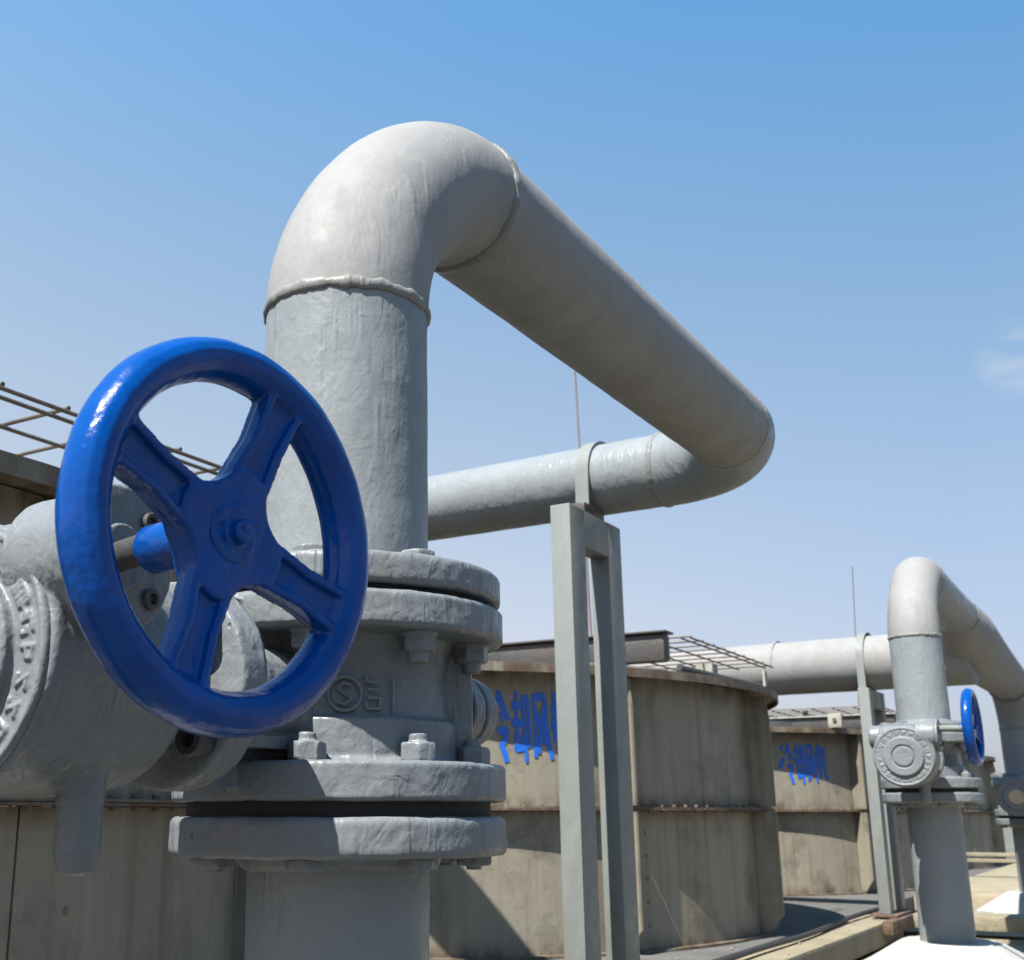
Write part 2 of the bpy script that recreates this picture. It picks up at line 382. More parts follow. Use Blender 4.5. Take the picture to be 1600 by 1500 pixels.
def lettering():
    b = bmesh.new(); r = random.Random(3)
    for k_, (pts, wd) in enumerate(STROKES):
        P = []
        for (x0, y0), (x1, y1) in zip(pts, pts[1:]):
            m = 4
            P += [(x0+(x1-x0)*t/m, y0+(y1-y0)*t/m) for t in range(m)]
        P.append(pts[-1]); prev = None
        for i, (x, y) in enumerate(P):
            j = min(i, len(P)-2); dx, dy = P[j+1][0]-P[j][0], P[j+1][1]-P[j][1]; l = math.hypot(dx, dy); nx, ny = -dy/l, dx/l
            e = .92 if i in (0, len(P)-1) else 1; h = wd*.56*e*(1+.03*r.uniform(-1, 1))
            cur = []
            for s in (-1, 1):
                X, Y = x+nx*h*s, y+ny*h*s
                a = rad(-135.5 + (X/7.5-40)*.0841); z = .364-((Y-430)/7.5)*.00188
                rr = TR+.0015+.00006*k_
                cur.append(b.verts.new((rr*cos(a), rr*sin(a), z)))
            if prev: b.faces.new((prev[0], prev[1], cur[1], cur[0]))
            prev = cur
    return to_mesh(b, 'lettering', 80)
LETTERS = lettering()
def ring_mesh(name, pr, n=132):
    """closed cross-section pr of (radius, z) swept round the axis"""
    b = bmesh.new(); prev = first = None
    for i in range(n):
        a = 2*pi*i/n; cur = [b.verts.new((r*cos(a), r*sin(a), z)) for r, z in pr]
        if prev: bridge(b, prev, cur)
        else: first = cur
        prev = cur
    bridge(b, prev, first); return to_mesh(b, name, 30)
RIM = ring_mesh('rim_flange', [(TR-.03, .428), (RIMR, .428), (RIMR, .412), (RIMR+.006, .412), (RIMR+.006, .440), (TR-.03, .440)])
SEAM = ring_mesh('seam_flange', [(TR-.006, .010), (TR+.045, .010), (TR+.045, .0145), (TR-.006, .0145)])
SEAM2 = ring_mesh('seam_flange', [(TR-.006, .0155), (TR+.042, .0155), (TR+.042, .020), (TR-.006, .020)])
FOOT = ring_mesh('foot_flange', [(TR-.01, -.404), (TR+.03, -.404), (TR+.03, -.397), (TR-.01, -.397)])
def deck_mesh():
    b = bmesh.new(); lathe(b, [(.426, TR-.04), (.437, TR-.04)], n=96); return to_mesh(b, 'deck', 30)
DECK = deck_mesh()
def rivets():
    b = bmesh.new()
    for i in range(165):
        a = 2*pi*i/165 + .004
        x, y = (TR+.026)*cos(a), (TR+.026)*sin(a)
        hexnut(b, (x, y, .0202), (0, 0, 1), .0065, .007, a)
        hexnut(b, (x, y, .0098), (0, 0, -1), .0065, .006, a)
    for i in range(NP):
        a = A0+PA*i+.07
        for j in range(5):
            z = -.33+j*.068; x, y = TR*cos(a), TR*sin(a)
            lathe(b, [(0, .006), (.002, .005), (.0035, .002)], (x, y, z), (x, y, 0), 8)
    return to_mesh(b, 'bolt_heads', 30)
RIVETS = rivets()
WIREU = bmesh.new(); cyl(WIREU, (-.20, 0, 0), (.84, 0, 0), .0037, 8); WIREU = to_mesh(WIREU, 'wire')
WIREV = bmesh.new(); cyl(WIREV, (0, -1.334, 0), (0, 1.334, 0), .0037, 8); WIREV = to_mesh(WIREV, 'wire')
TLAB = {-1: None,
        0: 'weathered sheet metal cooling tank nearest the camera, behind the gear box at left',
        1: 'weathered round cooling tank behind the nearest pipe stand, blue characters at its left',
        2: 'second cooling tank with blue characters, between the first tank and the farther pipe stand',
        3: 'farthest cooling tank, seen in slivers behind the farther riser pipe'}
for k_, (cx, cy) in zip(range(-1, 4), TC):
    if k_ == -1: continue
    t = thing('cooling_tank', TLAB[k_], 'tank', (cx, cy, ZC), 'cooling tanks in a row')
    for i in range(NP):
        put('upper_wall_panel', P_UP, M['tank'], t, rot=(0, 0, A0+PA*i))
        put('lower_wall_panel', P_LO, M['tank'], t, rot=(0, 0, A0+PA*i))
        near = k_ == 0 and i == 1
        put('fin', F_UP, M['tank'], t, (0, 0, 0) if not near else (0, .055, 0), rot=(0, 0, A0+PA*i))
        if not near: put('fin', F_LO, M['tank'], t, rot=(0, 0, A0+PA*i))
    put('rim_flange', RIM, M['tank_rust'], t); put('seam_flange', SEAM, M['rust'], t); put('seam_flange', SEAM2, M['tank_rust'], t)
    if k_ >= 2:
        b = bmesh.new(); lathe(b, [(.4375, 1.02), (.515, .98)], n=72); obj('shade_backing', b, M['beam'], t)  # dark backing added to stand for the shade under the tank-top beam
    put('foot_flange', FOOT, M['tank_rust'], t); put('deck', DECK, M['tank'], t)
    o = put('lettering', LETTERS, M['text_blue'], t); o['label'] = 'blue brushed characters reading 冷却风机'
    o = put('bolt_heads', RIVETS, M['tank_rust'], t); o['kind'] = 'stuff'
    # wire guard over the fan: a thing that rests on posts above the deck
    if k_ < 3:
        g = thing('wire_guard', {0: 'wire mesh guard above the nearest tank, against the sky at left', 1: 'wire mesh guard on the first lettered tank, right of its dark beam', 2: 'wire mesh guard on the second lettered tank'}[k_], 'wire guard', (cx, cy, Z(.6)), 'wire guards on the tanks')
        for v in [-1.333, -1.300]+[-1.188+.118*i for i in range(22)]+[1.333]:
            put('wire', WIREU, M['wire'], g, (0, v, .0))
        for i in range(9):
            put('wire', WIREV, M['wire'], g, (-.18+.125*i, 0, .0068))
        for sx in (-.15, .7):
            for sy in (-.9, 0, .9):
                b = bmesh.new(); box(b, (sx-.012, sy-.012, -.159), (sx+.012, sy+.012, -.004)); obj('post', b, M['beam'], g, smooth=False)

# motor beam and small plates on top of the first lettered tank
def channel(bm, u0, u1, v0, v1, z0, z1, th=.008):
    box(bm, (u0, v0, z0), (u0+th, v1, z1)); box(bm, (u0+th+.0005, v0, z1-th), (u1, v1, z1)); box(bm, (u0+th+.0005, v0, z0), (u1, v1, z0+th))
for k_, lab in ((1, 'dark steel channel beam across the top of the first lettered tank'), (0, 'dark steel beam across the top of the nearest tank')):
    b = bmesh.new(); cx = TC[k_+1][0]
    box(b, (cx-.405, .757, .498), (cx-.345, 3.35, .592), .012)
    o = thing('motor_beam', lab, 'beam', (0, 0, ZC), 'motor beams on the tanks'); obj('web', b, M['beam'], o)
    b = bmesh.new(); box(b, (cx-.42, .748, .5935), (cx-.33, 3.36, .6015), .003); obj('top_flange', b, M['beam'], o)
    for v in (.95, 2.9):
        b = bmesh.new(); box(b, (cx-.40, v, .4375), (cx-.35, v+.05, .4965)); obj('foot', b, M['beam'], o, smooth=False)
cx = TC[2][0]
o = thing('white_angle_plate', 'small off-white plate lying on the tank rim under the dark beam', 'plate', (0, 0, ZC))
b = bmesh.new(); box(b, (2.62, .80, .4410), (3.02, .86, .4460), rot=Matrix.Rotation(rad(-26), 3, 'Z'), piv=(2.8, .8, 0)); obj('flat', b, M['bracket'], o, smooth=False)
b = bmesh.new(); box(b, (2.62, .835, .4465), (2.96, .845, .474), rot=Matrix.Rotation(rad(-26), 3, 'Z'), piv=(2.8, .8, 0)); obj('upstand', b, M['bracket'], o, smooth=False)
b = bmesh.new(); cyl(b, (2.96, .72, .475), (3.58, .60, .452), .011, 10); tag(obj('steel_rod', b, M['beam'], loc=(0, 0, ZC)), 'dark steel rod lying along the tank rim, right of the dark beam', 'rod')
o = thing('rim_upstand', 'pale upright plate at the right end of the first lettered tank rim', 'plate', (0, 0, ZC))
b = bmesh.new(); box(b, (3.48, .585, .4405), (3.62, .593, .515), rot=Matrix.Rotation(rad(12), 3, 'Z'), piv=(3.5, .6, 0)); obj('sheet', b, M['bracket'], o, smooth=False)
b = bmesh.new(); box(b, (3.25, .70, .4405), (3.31, .76, .52)); obj('clip', b, M['bracket'], o, smooth=False)
o = thing('motor_beam', 'dark steel beam across the top of the second lettered tank', 'beam', (0, 0, ZC), 'motor beams on the tanks')
b = bmesh.new(); box(b, (6.14, .62, .462), (6.20, 3.2, .532), .008); obj('web', b, M['beam'], o)
b = bmesh.new(); box(b, (6.125, .61, .5335), (6.215, 3.21, .5405), .002); obj('top_flange', b, M['bracket'], o)
for v in (.80, 2.9):
    b = bmesh.new(); box(b, (6.15, v, .4405), (6.19, v+.04, .4605)); obj('foot', b, M['beam'], o, smooth=False)
o = thing('rim_clip', 'small off-white upright clip on the second lettered tank rim', 'clip', (0, 0, ZC))
b = bmesh.new(); box(b, (5.66, .80, .4405), (5.70, .87, .515), .002); obj('plate', b, M['bracket'], o)
b = bmesh.new(); cyl(b, (5.659, .835, .48), (5.652, .835, .48), .010, 10); obj('bolt_head', b, M['rust'], o)
o = thing('motor_beam', 'dark steel beam on the farthest tank, low behind the small blue wheel', 'beam', (0, 0, ZC), 'motor beams on the tanks')
b = bmesh.new(); box(b, (9.40, .66, .452), (9.46, 3.2, .530), .008); obj('web', b, M['beam'], o)
b = bmesh.new(); box(b, (9.385, .65, .5315), (9.475, 3.21, .5385), .002); obj('top_flange', b, M['bracket'], o)
for v in (.74, 2.9):
    b = bmesh.new(); box(b, (9.41, v, .4405), (9.45, v+.04, .4505)); obj('foot', b, M['beam'], o, smooth=False)

# ---------------------------------------------------------------- pipe loops
PR = .0795
def bead(parent, c, axis, r, seed, mat='grey_bead', name='weld_bead', fat=1.):
    b = bmesh.new(); x, y, d = frame(axis); c = Vector(c); prev = first = None; n = 150
    for i in range(n):
        a = 2*pi*i/n; e = x*cos(a)+y*sin(a)
        rr = fat*.0036*(1+.38*noise.noise(Vector((cos(a)*6, sin(a)*6, seed)))+.22*noise.noise(Vector((cos(a)*22, sin(a)*22, seed+3))))
        sh = .0022*noise.noise(Vector((cos(a)*5, sin(a)*5, seed+9)))
        cc = c + e*(r+.0003) + d*sh
        cur = [b.verts.new(cc + e*(rr*.8*cos(t)) + d*(rr*1.5*sin(t))) for t in [2*pi*j/10 for j in range(10)]]
        if prev: bridge(b, prev, cur)
        else: first = cur
        prev = cur
    bridge(b, prev, first)
    return obj(name, b, M[mat], parent, sharp=60)
def pipe_mesh(pts, r, seed, n=64, amp=.0006):
    b = bmesh.new(); tube(b, pts, r, n); wobble(b, amp, 22, seed, amp*.5, 60); return b
AU = Vector((1, 0, .0091)).normalized()
AV = Vector((sin(.0819), cos(.0819), .0159)).normalized()
def flange(parent, z0, z1, R, seed, name='flange'):
    b = bmesh.new(); lathe(b, [(0, R-.004), (.002, R-.001), (.005, R), (z1-z0-.005, R), (z1-z0-.002, R-.001), (z1-z0, R-.004)], (0, 0, z0), n=96)
    up_ = z0 > 0
    lathe(b, [(0, PR+.012), (.008, PR+.010), (.014, PR+.003)], (0, 0, z1-.001) if up_ else (0, 0, z0+.001), (0, 0, 1 if up_ else -1), 64)
    return obj(name, remeshed(b, .0026, 1, seed, .0008, 40, .0004, 120), M['grey_cast'], parent, sharp=80)
def swept_elbow(p, d0, d1, R_, n, r, pull=.012, slim=.0035):
    # a forged bend: slightly flatter across its back than a true arc
    pts = arc_pts(p, d0, d1, R_, n); d0, d1 = Vector(d0).normalized(), Vector(d1).normalized()
    inn = (d1-d0).normalized(); out_, rad_ = [], []
    for i, q in enumerate(pts):
        k_ = sin(pi*i/n)**1.5; out_.append(q+inn*pull*k_); rad_.append(r-slim*k_)
    return out_, rad_
def pipe_loop(loc, label, first=True):
    t = thing('steel_pipe_loop', label, 'pipe', loc, 'steel pipe loops')
    H, ER = .705, .228
    p1 = Vector((0, 0, H-ER)); 
    obj('riser_pipe', pipe_mesh(lerp_pts((0, 0, .200), p1, .006), PR, 1), M['grey_pipe'], t)
    e1 = arc_pts(p1, (0, 0, 1), AU, ER, 36); p2 = e1[-1]
    ep, er = swept_elbow(p1, (0, 0, 1), AU, ER, 40, PR+.0012)
    obj('elbow', pipe_mesh(ep, er, 2, 80), M['grey_pipe_light'], t)
    p3 = Vector((0, 0, H)) + AU*(1.469-ER*math.tan(AU.angle(AV)/2))
    obj('arm_pipe', pipe_mesh(lerp_pts(p2, p3, .012), PR, 3), M['grey_pipe_light'], t)
    e2 = arc_pts(p3, AU, AV, ER, 30)
    bead(t, p1, (0, 0, 1), PR, 1, fat=1.15); bead(t, p2, AU, PR, 2, fat=1.5); bead(t, p3, AU, PR-.002, 3)
    flange(t, .1825, .2095, .146, 4)
    return t, e2
loop1, e2 = pipe_loop((0, 0, ZC), 'large grey pipe bend rising above the blue hand wheel and returning behind')
obj('elbow', pipe_mesh(e2, PR+.001, 5, 72), M['grey_pipe'], loop1)
p4 = e2[-1]; p5 = p4 + AV*2.6
obj('return_pipe', pipe_mesh(lerp_pts(p4, p5, .012), PR, 6), M['grey_pipe'], loop1)
e3 = arc_pts(p5, AV, (0, 0, -1), .228, 16)
obj('elbow', pipe_mesh(e3, PR+.001, 7), M['grey_pipe'], loop1)
obj('drop_pipe', pipe_mesh(lerp_pts(e3[-1], Vector((e3[-1].x, e3[-1].y, -.40)), .05), PR, 8, 48), M['grey_pipe'], loop1)
bead(loop1, p4, AV, PR, 5); bead(loop1, p5, AV, PR, 6)
# second unit: arm runs into the wide header
OFF2 = Vector((3.235, .016, ZC+.066)); OFF3 = Vector((5.72, -.02, ZC-.02))
t2 = thing('steel_pipe_loop', 'smaller grey pipe bend at right rising behind the small blue wheel', 'pipe', OFF2, 'steel pipe loops')
AU2 = Vector((1, 0, -.012)).normalized()
p1 = Vector((0, 0, .490))
obj('riser_pipe', pipe_mesh(lerp_pts((0, 0, .200), p1, .012), PR, 1), M['grey_pipe'], t2)
e1 = arc_pts(p1, (0, 0, 1), AU2, .228, 30); p2 = e1[-1]
ep, er = swept_elbow(p1, (0, 0, 1), AU2, .228, 30, PR+.001)
obj('elbow', pipe_mesh(ep, er, 2), M['grey_pipe_light'], t2)
p3 = p2 + AU2*.86
obj('arm_pipe', pipe_mesh(lerp_pts(p2, p3, .03), PR, 3), M['grey_pipe'], t2)
bead(t2, p1, (0, 0, 1), PR, 1); bead(t2, p2, AU2, PR, 2)
flange(t2, .1825, .2095, .146, 4)
# wide header: a run along the row with a branch going left
hd = thing('header_pipe', 'wide grey header pipe behind the smaller pipe bend, strapped to the farther stand', 'pipe', (0, 0, ZC))
h0 = Vector(OFF2)-Vector((0, 0, ZC)) + p3 - AU2*.02
h0 = Vector((h0.x, h0.y-.0, h0.z))
E3 = Vector(OFF3)-Vector((0, 0, ZC)); ZE = .615
run = [h0, h0+Vector((.05, 0, -.018)), h0+Vector((.14, 0, -.05)), h0+Vector((.3, -.005, -.08)), h0+Vector((.55, -.01, -.105)), Vector((E3.x-.21, E3.y, ZE+.012))]
rr = [PR+.004, .100, .119, .122, .118, .094]
PTS, RR = [], []
for i in range(len(run)-1):
    for j in range(5):
        f = j/5; PTS.append(run[i].lerp(run[i+1], f)); RR.append(rr[i]+(rr[i+1]-rr[i])*f)
PTS.append(run[-1]); RR.append(rr[-1])
b = bmesh.new(); tube(b, PTS, RR, 56); obj('run_pipe', b, M['grey_pipe_light'], hd, sharp=50)
bead(hd, h0, AU2, PR+.002, 8, 'grey_bead')
q0 = Vector((4.52, -.05, .645)); q1 = q0 + Vector((sin(.06), cos(.06), 0))*3.6
b = pipe_mesh(lerp_pts(q0+Vector((0, .05, -.01)), q1, .04), .118, 9, 64); obj('branch_pipe', b, M['grey_pipe_light'], hd)
bead(hd, q0.lerp(q1, .24), q1-q0, .118, 12, 'grey_pipe_light')
t3 = thing('steel_pipe_loop', 'grey pipe bend cut off by the right edge of the view', 'pipe', OFF3, 'steel pipe loops')
e3s = Vector(OFF3)-Vector((0, 0, ZC))
zr = ZE-ZC+ZC-(OFF3.z-ZC)-.21
el = arc_pts(Vector((0, 0, zr)), (0, 0, 1), (-1, 0, .05), .21, 18)
b = bmesh.new(); tube(b, el, [PR+.0125*(i/18) for i in range(len(el))], 48); obj('elbow', b, M['grey_pipe'], t3)
obj('riser_pipe', pipe_mesh(lerp_pts((0, 0, .200), (0, 0, zr), .012), PR, 1), M['grey_pipe'], t3)
bead(t3, el[-1], (-1, 0, 0), .0935, 4); bead(t3, (0, 0, zr), (0, 0, 1), PR, 5)
flange(t3, .1825, .2095, .146, 4)

# lower pipes down to the plinths
def lower_pipe(loc, zb, label):
    t = thing('lower_riser_pipe', label, 'pipe', loc, 'lower riser pipes')
    obj('pipe', pipe_mesh(lerp_pts((0, 0, zb), (0, 0, -.012), .01), PR, 11), M['grey_pipe'], t)
    flange(t, -.0345, -.0025, .1475, 6)
    return t
lower_pipe((0, 0, ZC), -.378, 'vertical grey pipe below the lowest flange of the large valve')
lower_pipe(OFF2, -.445, 'vertical grey pipe below the farther valve, standing on a white block')
lower_pipe(OFF3, -.345, 'vertical grey pipe below the farthest valve at the right edge')
for (x, y, zt), lab in (((0, 0, -.377), 'white concrete block under the nearest riser pipe, below the view'), ((3.235, .016, -.377), 'white sloped concrete block under the middle riser pipe'), ((5.72, -.02, -.363), 'white sloped concrete block under the farthest riser pipe')):
    b = bmesh.new(); prev = None
    for h, s in ((-.14, .27), (-.085, .27), (0, .135)):
        q = s*.62
        cur = [b.verts.new((px, py, h)) for px, py in ((s, -q), (s, q), (q, s), (-q, s), (-s, q), (-s, -q), (-q, -s), (q, -s))]
        if prev: bridge(b, prev, cur)
        else: b.faces.new(list(reversed(cur)))
        prev = cur
    b.faces.new(prev)
    bmesh.ops.bevel(b, geom=[e for e in b.edges], offset=.006, segments=2, affect='EDGES')
    bmesh.ops.subdivide_edges(b, edges=b.edges[:], cuts=2, use_grid_fill=True); wobble(b, .003, 9, 2)
    tag(obj('concrete_plinth', b, M['whiteconc'], loc=(x, y, ZC+zt), sharp=28), lab, 'concrete block', 'white concrete blocks')

# ---------------------------------------------------------------- gear-operated valve
VZ = .094
BA = [rad(-157.5+45*i) for i in range(8)]
val = thing('gear_valve', 'grey gear-operated valve with the large blue hand wheel in front', 'valve', (0, 0, ZC), 'gear-operated valves')
b = bmesh.new()
lathe(b, [(0, .1440), (.002, .1475), (.0295, .1475), (.0315, .1440)], (0, 0, .0095), n=96)
lathe(b, [(0, .1435), (.003, .1475), (.0275, .1475), (.0305, .1435)], (0, 0, .147), n=96)
lathe(b, [(0, .112), (.008, .104), (.02, .101), (.035, .100), (.075, .096), (.095, .100), (.107, .106)], (0, 0, .040), n=96)
lathe(b, [(0, .1065), (.035, .1065), (.038, .101)], (0, 0, .041), n=96)
for a in (-62, -22, 28, 75, 120, 165):
    e = Vector((cos(rad(a)), sin(rad(a)), 0)); R3 = Matrix.Rotation(rad(a), 3, 'Z')
    wd = .011 if a == -62 else .004
    box(b, (.08, -wd, .04), (.119 if a == -62 else .111, wd, .149), 0, R3)
cyl(b, (-.08, 0, VZ), (-.21, 0, VZ), .040, 48)                       # neck
lathe(b, [(0, .076), (.002, .078), (.027, .078), (.029, .076)], (-.200, 0, VZ), (-1, 0, 0), 72)   # mounting flange
box(b, (-.2, -.03, .05), (-.09, .03, .06)); box(b, (-.2, -.004, .02), (-.09, .004, .17))
cyl(b, (.08, 0, VZ+.01), (.225, 0, VZ+.01), .030, 40)
cyl(b, (.185, 0, VZ+.01), (.208, 0, VZ+.01), .0375, 48); cyl(b, (.213, 0, VZ+.01), (.234, 0, VZ+.01), .0375, 48)
obj('valve_body', remeshed(b, .0020, 1, 3, .0006, 45, .0004, 130), M['grey_cast'], val, sharp=80)
# raised casting mark on the body: ringed squiggle and digits-like bars
b = bmesh.new()
def on_body(a, z, r=.1022): return Vector((r*cos(a), r*sin(a), z))
ca, cz = rad(-143), .096
ringp = [on_body(ca + .014*cos(t)/.102, cz + .014*sin(t)) for t in [2*pi*i/28 for i in range(29)]]
tube(b, ringp, .0016, 8)
tube(b, [on_body(ca+dx/.102, cz+dz) for dx, dz in ((.006, .007), (-.001, .009), (-.006, .004), (0, 0), (.006, -.004), (.001, -.009), (-.006, -.007))], .0014, 8)
for (dx, dz, l, vert) in ((.024, .010, .010, 0), (.024, .004, .010, 0), (.024, -.003, .010, 0), (.024, -.012, .012, 0), (.030, -.007, .010, 1), (.018, .013, .006, 1), (.018, -.009, .006, 1), (.042, .0, .03, 1)):
    p = [(dx-l/2, dz), (dx+l/2, dz)] if not vert else [(dx, dz-l/2), (dx, dz+l/2)]
    tube(b, [on_body(ca+x_/.102, cz+z_) for x_, z_ in (p[0], ((p[0][0]+p[1][0])/2, (p[0][1]+p[1][1])/2), p[1])], .0014, 8)
obj('casting_mark', b, M['grey_cast'], val, sharp=60)
b = bmesh.new(); cyl(b, (0, 0, .1772), (0, 0, .1828), .134, 72); obj('gasket', b, M['black'], val)
b = bmesh.new(); cyl(b, (0, 0, -.0027), (0, 0, .0098), .134, 72); obj('gasket', b, M['black'], val)
# bolts: each stud with its head and nut is one part
def bolt_mesh(top, bot, long_bot):
    b = bmesh.new()
    cyl(b, (0, 0, bot-.012), (0, 0, top+.020), .0068, 16)
    hexnut(b, (0, 0, top-.0005), (0, 0, 1), .0160, .016, .3); cyl(b, (0, 0, top+.0155), (0, 0, top+.0225), .0078, 16, .0015)
    if long_bot:
        cyl(b, (0, 0, bot-.0025), (0, 0, bot+.001), .0175, 20)
        hexnut(b, (0, 0, bot-.002), (0, 0, -1), .0155, .016, .5); cyl(b, (0, 0, bot-.030), (0, 0, bot-.012), .0088, 16, .0015)
    else: hexnut(b, (0, 0, bot+.0005), (0, 0, -1), .0165, .009, .1)
    bb = remeshed(b, .0011, 1, 5, .0003, 90, .0002, 220)
    return to_mesh(bb, 'bolt', 80)
BT1 = bolt_mesh(.0410, -.0345, False)
def bolt_mesh_up():
    b = bmesh.new(); top, bot = .2095, .147
    cyl(b, (0, 0, bot-.018), (0, 0, top+.004), .0068, 16)
    hexnut(b, (0, 0, top-.0005), (0, 0, 1), .0165, .0075, .3)
    cyl(b, (0, 0, bot-.0025), (0, 0, bot+.001), .0175, 20)
    hexnut(b, (0, 0, bot-.002), (0, 0, -1), .0160, .0145, .5); cyl(b, (0, 0, bot-.0255), (0, 0, bot-.012), .0088, 16, .0015)
    return to_mesh(remeshed(b, .0011, 1, 6, .0003, 90, .0002, 220), 'bolt', 80)
BT2 = bolt_mesh_up()
for i, a in enumerate(BA):
    for me in (BT1, BT2):
        put('bolt', me, M['grey_cast'], val, (.1195*cos(a), .1195*sin(a), 0), (0, 0, a+i*.7))
# gear box
WU, WZ = -.374, .153
b = bmesh.new()
lathe(b, [(0, .050), (.012, .052), (.020, .070), (.032, .0785), (.06, .083), (.110, .0845), (.140, .0855), (.155, .0862), (.1585, .0845)], (-.252, 0, VZ), (-1, 0, 0), 96)
cyl(b, (-.225, 0, VZ), (-.27, 0, VZ), .046, 40)
W = Vector((WU, 0, WZ))
lathe(b, [(0, .030), (.004, .034), (.030, .033), (.034, .0295), (.040, .033), (.120, .033), (.130, .041), (.134, .0435), (.181, .0435), (.183, .042)], W+Vector((0, .094, 0)), (0, -1, 0), 64)
box(b, (WU-.022, -.07, WZ-.06), (WU+.045, .07, WZ-.005))
cyl(b, (-.335, -.035, .060), (-.335, -.035, .004), .0155, 24); 
obj('gearbox_housing', remeshed(b, .0018, 2, 8, .0006, 35, .0003, 110), M['grey_cast'], val, sharp=80)
b = bmesh.new(); lathe(b, [(0, .0150), (.012, .0150), (.0135, .0140), (.0145, .0150), (.032, .0150), (.034, .0138), (.0375, .0130), (.044, .0105), (.046, .007)], (-.335, -.035, .008), (0, 0, -1), 28)
obj('stop_screw', remeshed(b, .0012, 1, 5, .0006, 90), M['grey_cast'], val, sharp=80)
# round cover on the gear box face with raised rim, boss and marks
b = bmesh.new()
lathe(b, [(0, .083), (.004, .083), (.0062, .0815), (.0062, .0785), (.0045, .0775), (.0045, .056)], (-.409, 0, VZ), (-1, 0, 0), 96)
lathe(b, [(0, .0555), (.0105, .0555), (.0125, .0535), (.0125, .034), (.0085, .0315), (.0085, .002)], (-.4095, 0, VZ), (-1, 0, 0), 96)
lathe(b, [(0, .028), (.0115, .028), (.013, .0265)], (-.4095, 0, VZ), (-1, 0, 0), 64)
r_ = random.Random(11)
def mark(a0, kind):
    """one raised letter-like sign at angle a0 on the cover ring"""
    R0 = .067; rad_ = lambda dx, dz: Vector((-.4142, (R0+dz)*cos(a0+dx/R0), VZ+(R0+dz)*sin(a0+dx/R0)))
    S = {0: [[(-.004, -.005), (-.004, .005), (.004, .005), (.004, -.005)]], 1: [[(-.004, -.005), (-.004, .005)], [(.004, -.005), (.004, .005)], [(-.004, 0), (.004, 0)]],
         2: [[(.004, .005), (-.004, .005), (-.004, -.005), (.004, -.005), (.004, 0), (0, 0)]], 3: [[(-.004, .005), (0, -.005), (.004, .005)]],
         4: [[(-.004, -.005), (-.004, .005), (.003, .004), (.003, 0), (-.004, 0)]], 5: [[(.004, .005), (-.004, .004), (.004, -.003), (-.004, -.005)]]}[kind]
    for s in S: tube(b, [rad_(x, z) for x, z in s], .0015, 6)
for i in range(8): mark(rad(28+i*17), r_.randint(0, 5))
for i in range(7): mark(rad(-62-i*12.5) , r_.randint(0, 5))
for i in range(3): mark(rad(8+180-i*9-20), r_.randint(0, 5))
for i in range(5): mark(rad(182+i*14), r_.randint(0, 5))
for i in range(4): mark(rad(-8-i*13), r_.randint(0, 5)) 
obj('gearbox_cover', remeshed(b, .0012, 1, 9, .0003, 55, .0002, 150), M['grey_cast'], val, sharp=80)
# end plate of the worm housing with socket screws
pl = bmesh.new(); lathe(pl, [(0, .046), (.0015, .047), (.0075, .047), (.009, .0455)], W+Vector((0, -.089, 0)), (0, -1, 0), 64)
cyl(pl, W+Vector((0, -.097, 0)), W+Vector((0, -.101, 0)), .021, 32)
plate = obj('end_plate', remeshed(pl, .0014, 1, 12, .0005, 60), M['grey_cast'], val, sharp=80)
def socket_screw(parent, c, axis, r=.0068, h=.0035):
    b = bmesh.new(); d = Vector(axis)
    lathe(b, [(0, r), (h-.001, r), (h, r-.001), (h, r*.55), (h*.3, r*.5)], c, axis, 20)
    obj('socket_screw', b, M['dark'], parent, sharp=30)
for a in (50, 140, 230, 320):
    socket_screw(val, W+Vector((.0345*cos(rad(a)), -.0982, .0345*sin(rad(a)))), (0, -1, 0))
for a in (45, 135, 225, 315):
    b = bmesh.new(); p = Vector((-.229, .060*cos(rad(a)), VZ+.060*sin(rad(a))))
    lathe(b, [(0, .0125), (.016, .0125), (.0175, .0115), (.0175, .0065), (.008, .006)], p, (-1, 0, 0), 24)
    obj('socket_screw', b, M['dark'] if a == 225 else M['grey_cast'], val, sharp=30)
b = bmesh.new(); cyl(b, W+Vector((0, -.09, 0)), (-.401, -.165, .150), .0095, 28); obj('worm_shaft', b, M['dark'], val)  # grey shaft given a shaded dark colour here; the copies are grey
# hand wheel: fused casting, then split into rim, spokes and hub
HW = Vector((-.4064, -.2139, .147)); SP = [rad(68+90*i) for i in range(4)]
b = bmesh.new()
n = 160; prev = first = None
sec = [(.1175, -.002), (.1160, -.008), (.1120, -.0130), (.1060, -.0155), (.0990, -.0150), (.0930, -.0115), (.0890, -.005), (.0880, .001), (.0895, .0075), (.0940, .0125), (.1010, .0150), (.1090, .0135), (.1150, .0085), (.1175, .003)]
for i in range(n):
    a = 2*pi*i/n; cur = [b.verts.new(((.109-(.1175-r)*.83)*cos(a), y*.95, (.109-(.1175-r)*.83)*sin(a))) for r, y in sec]
    if prev: bridge(b, prev, cur)
    else: first = cur
    prev = cur
bridge(b, prev, first)
NRIM = len(b.verts)
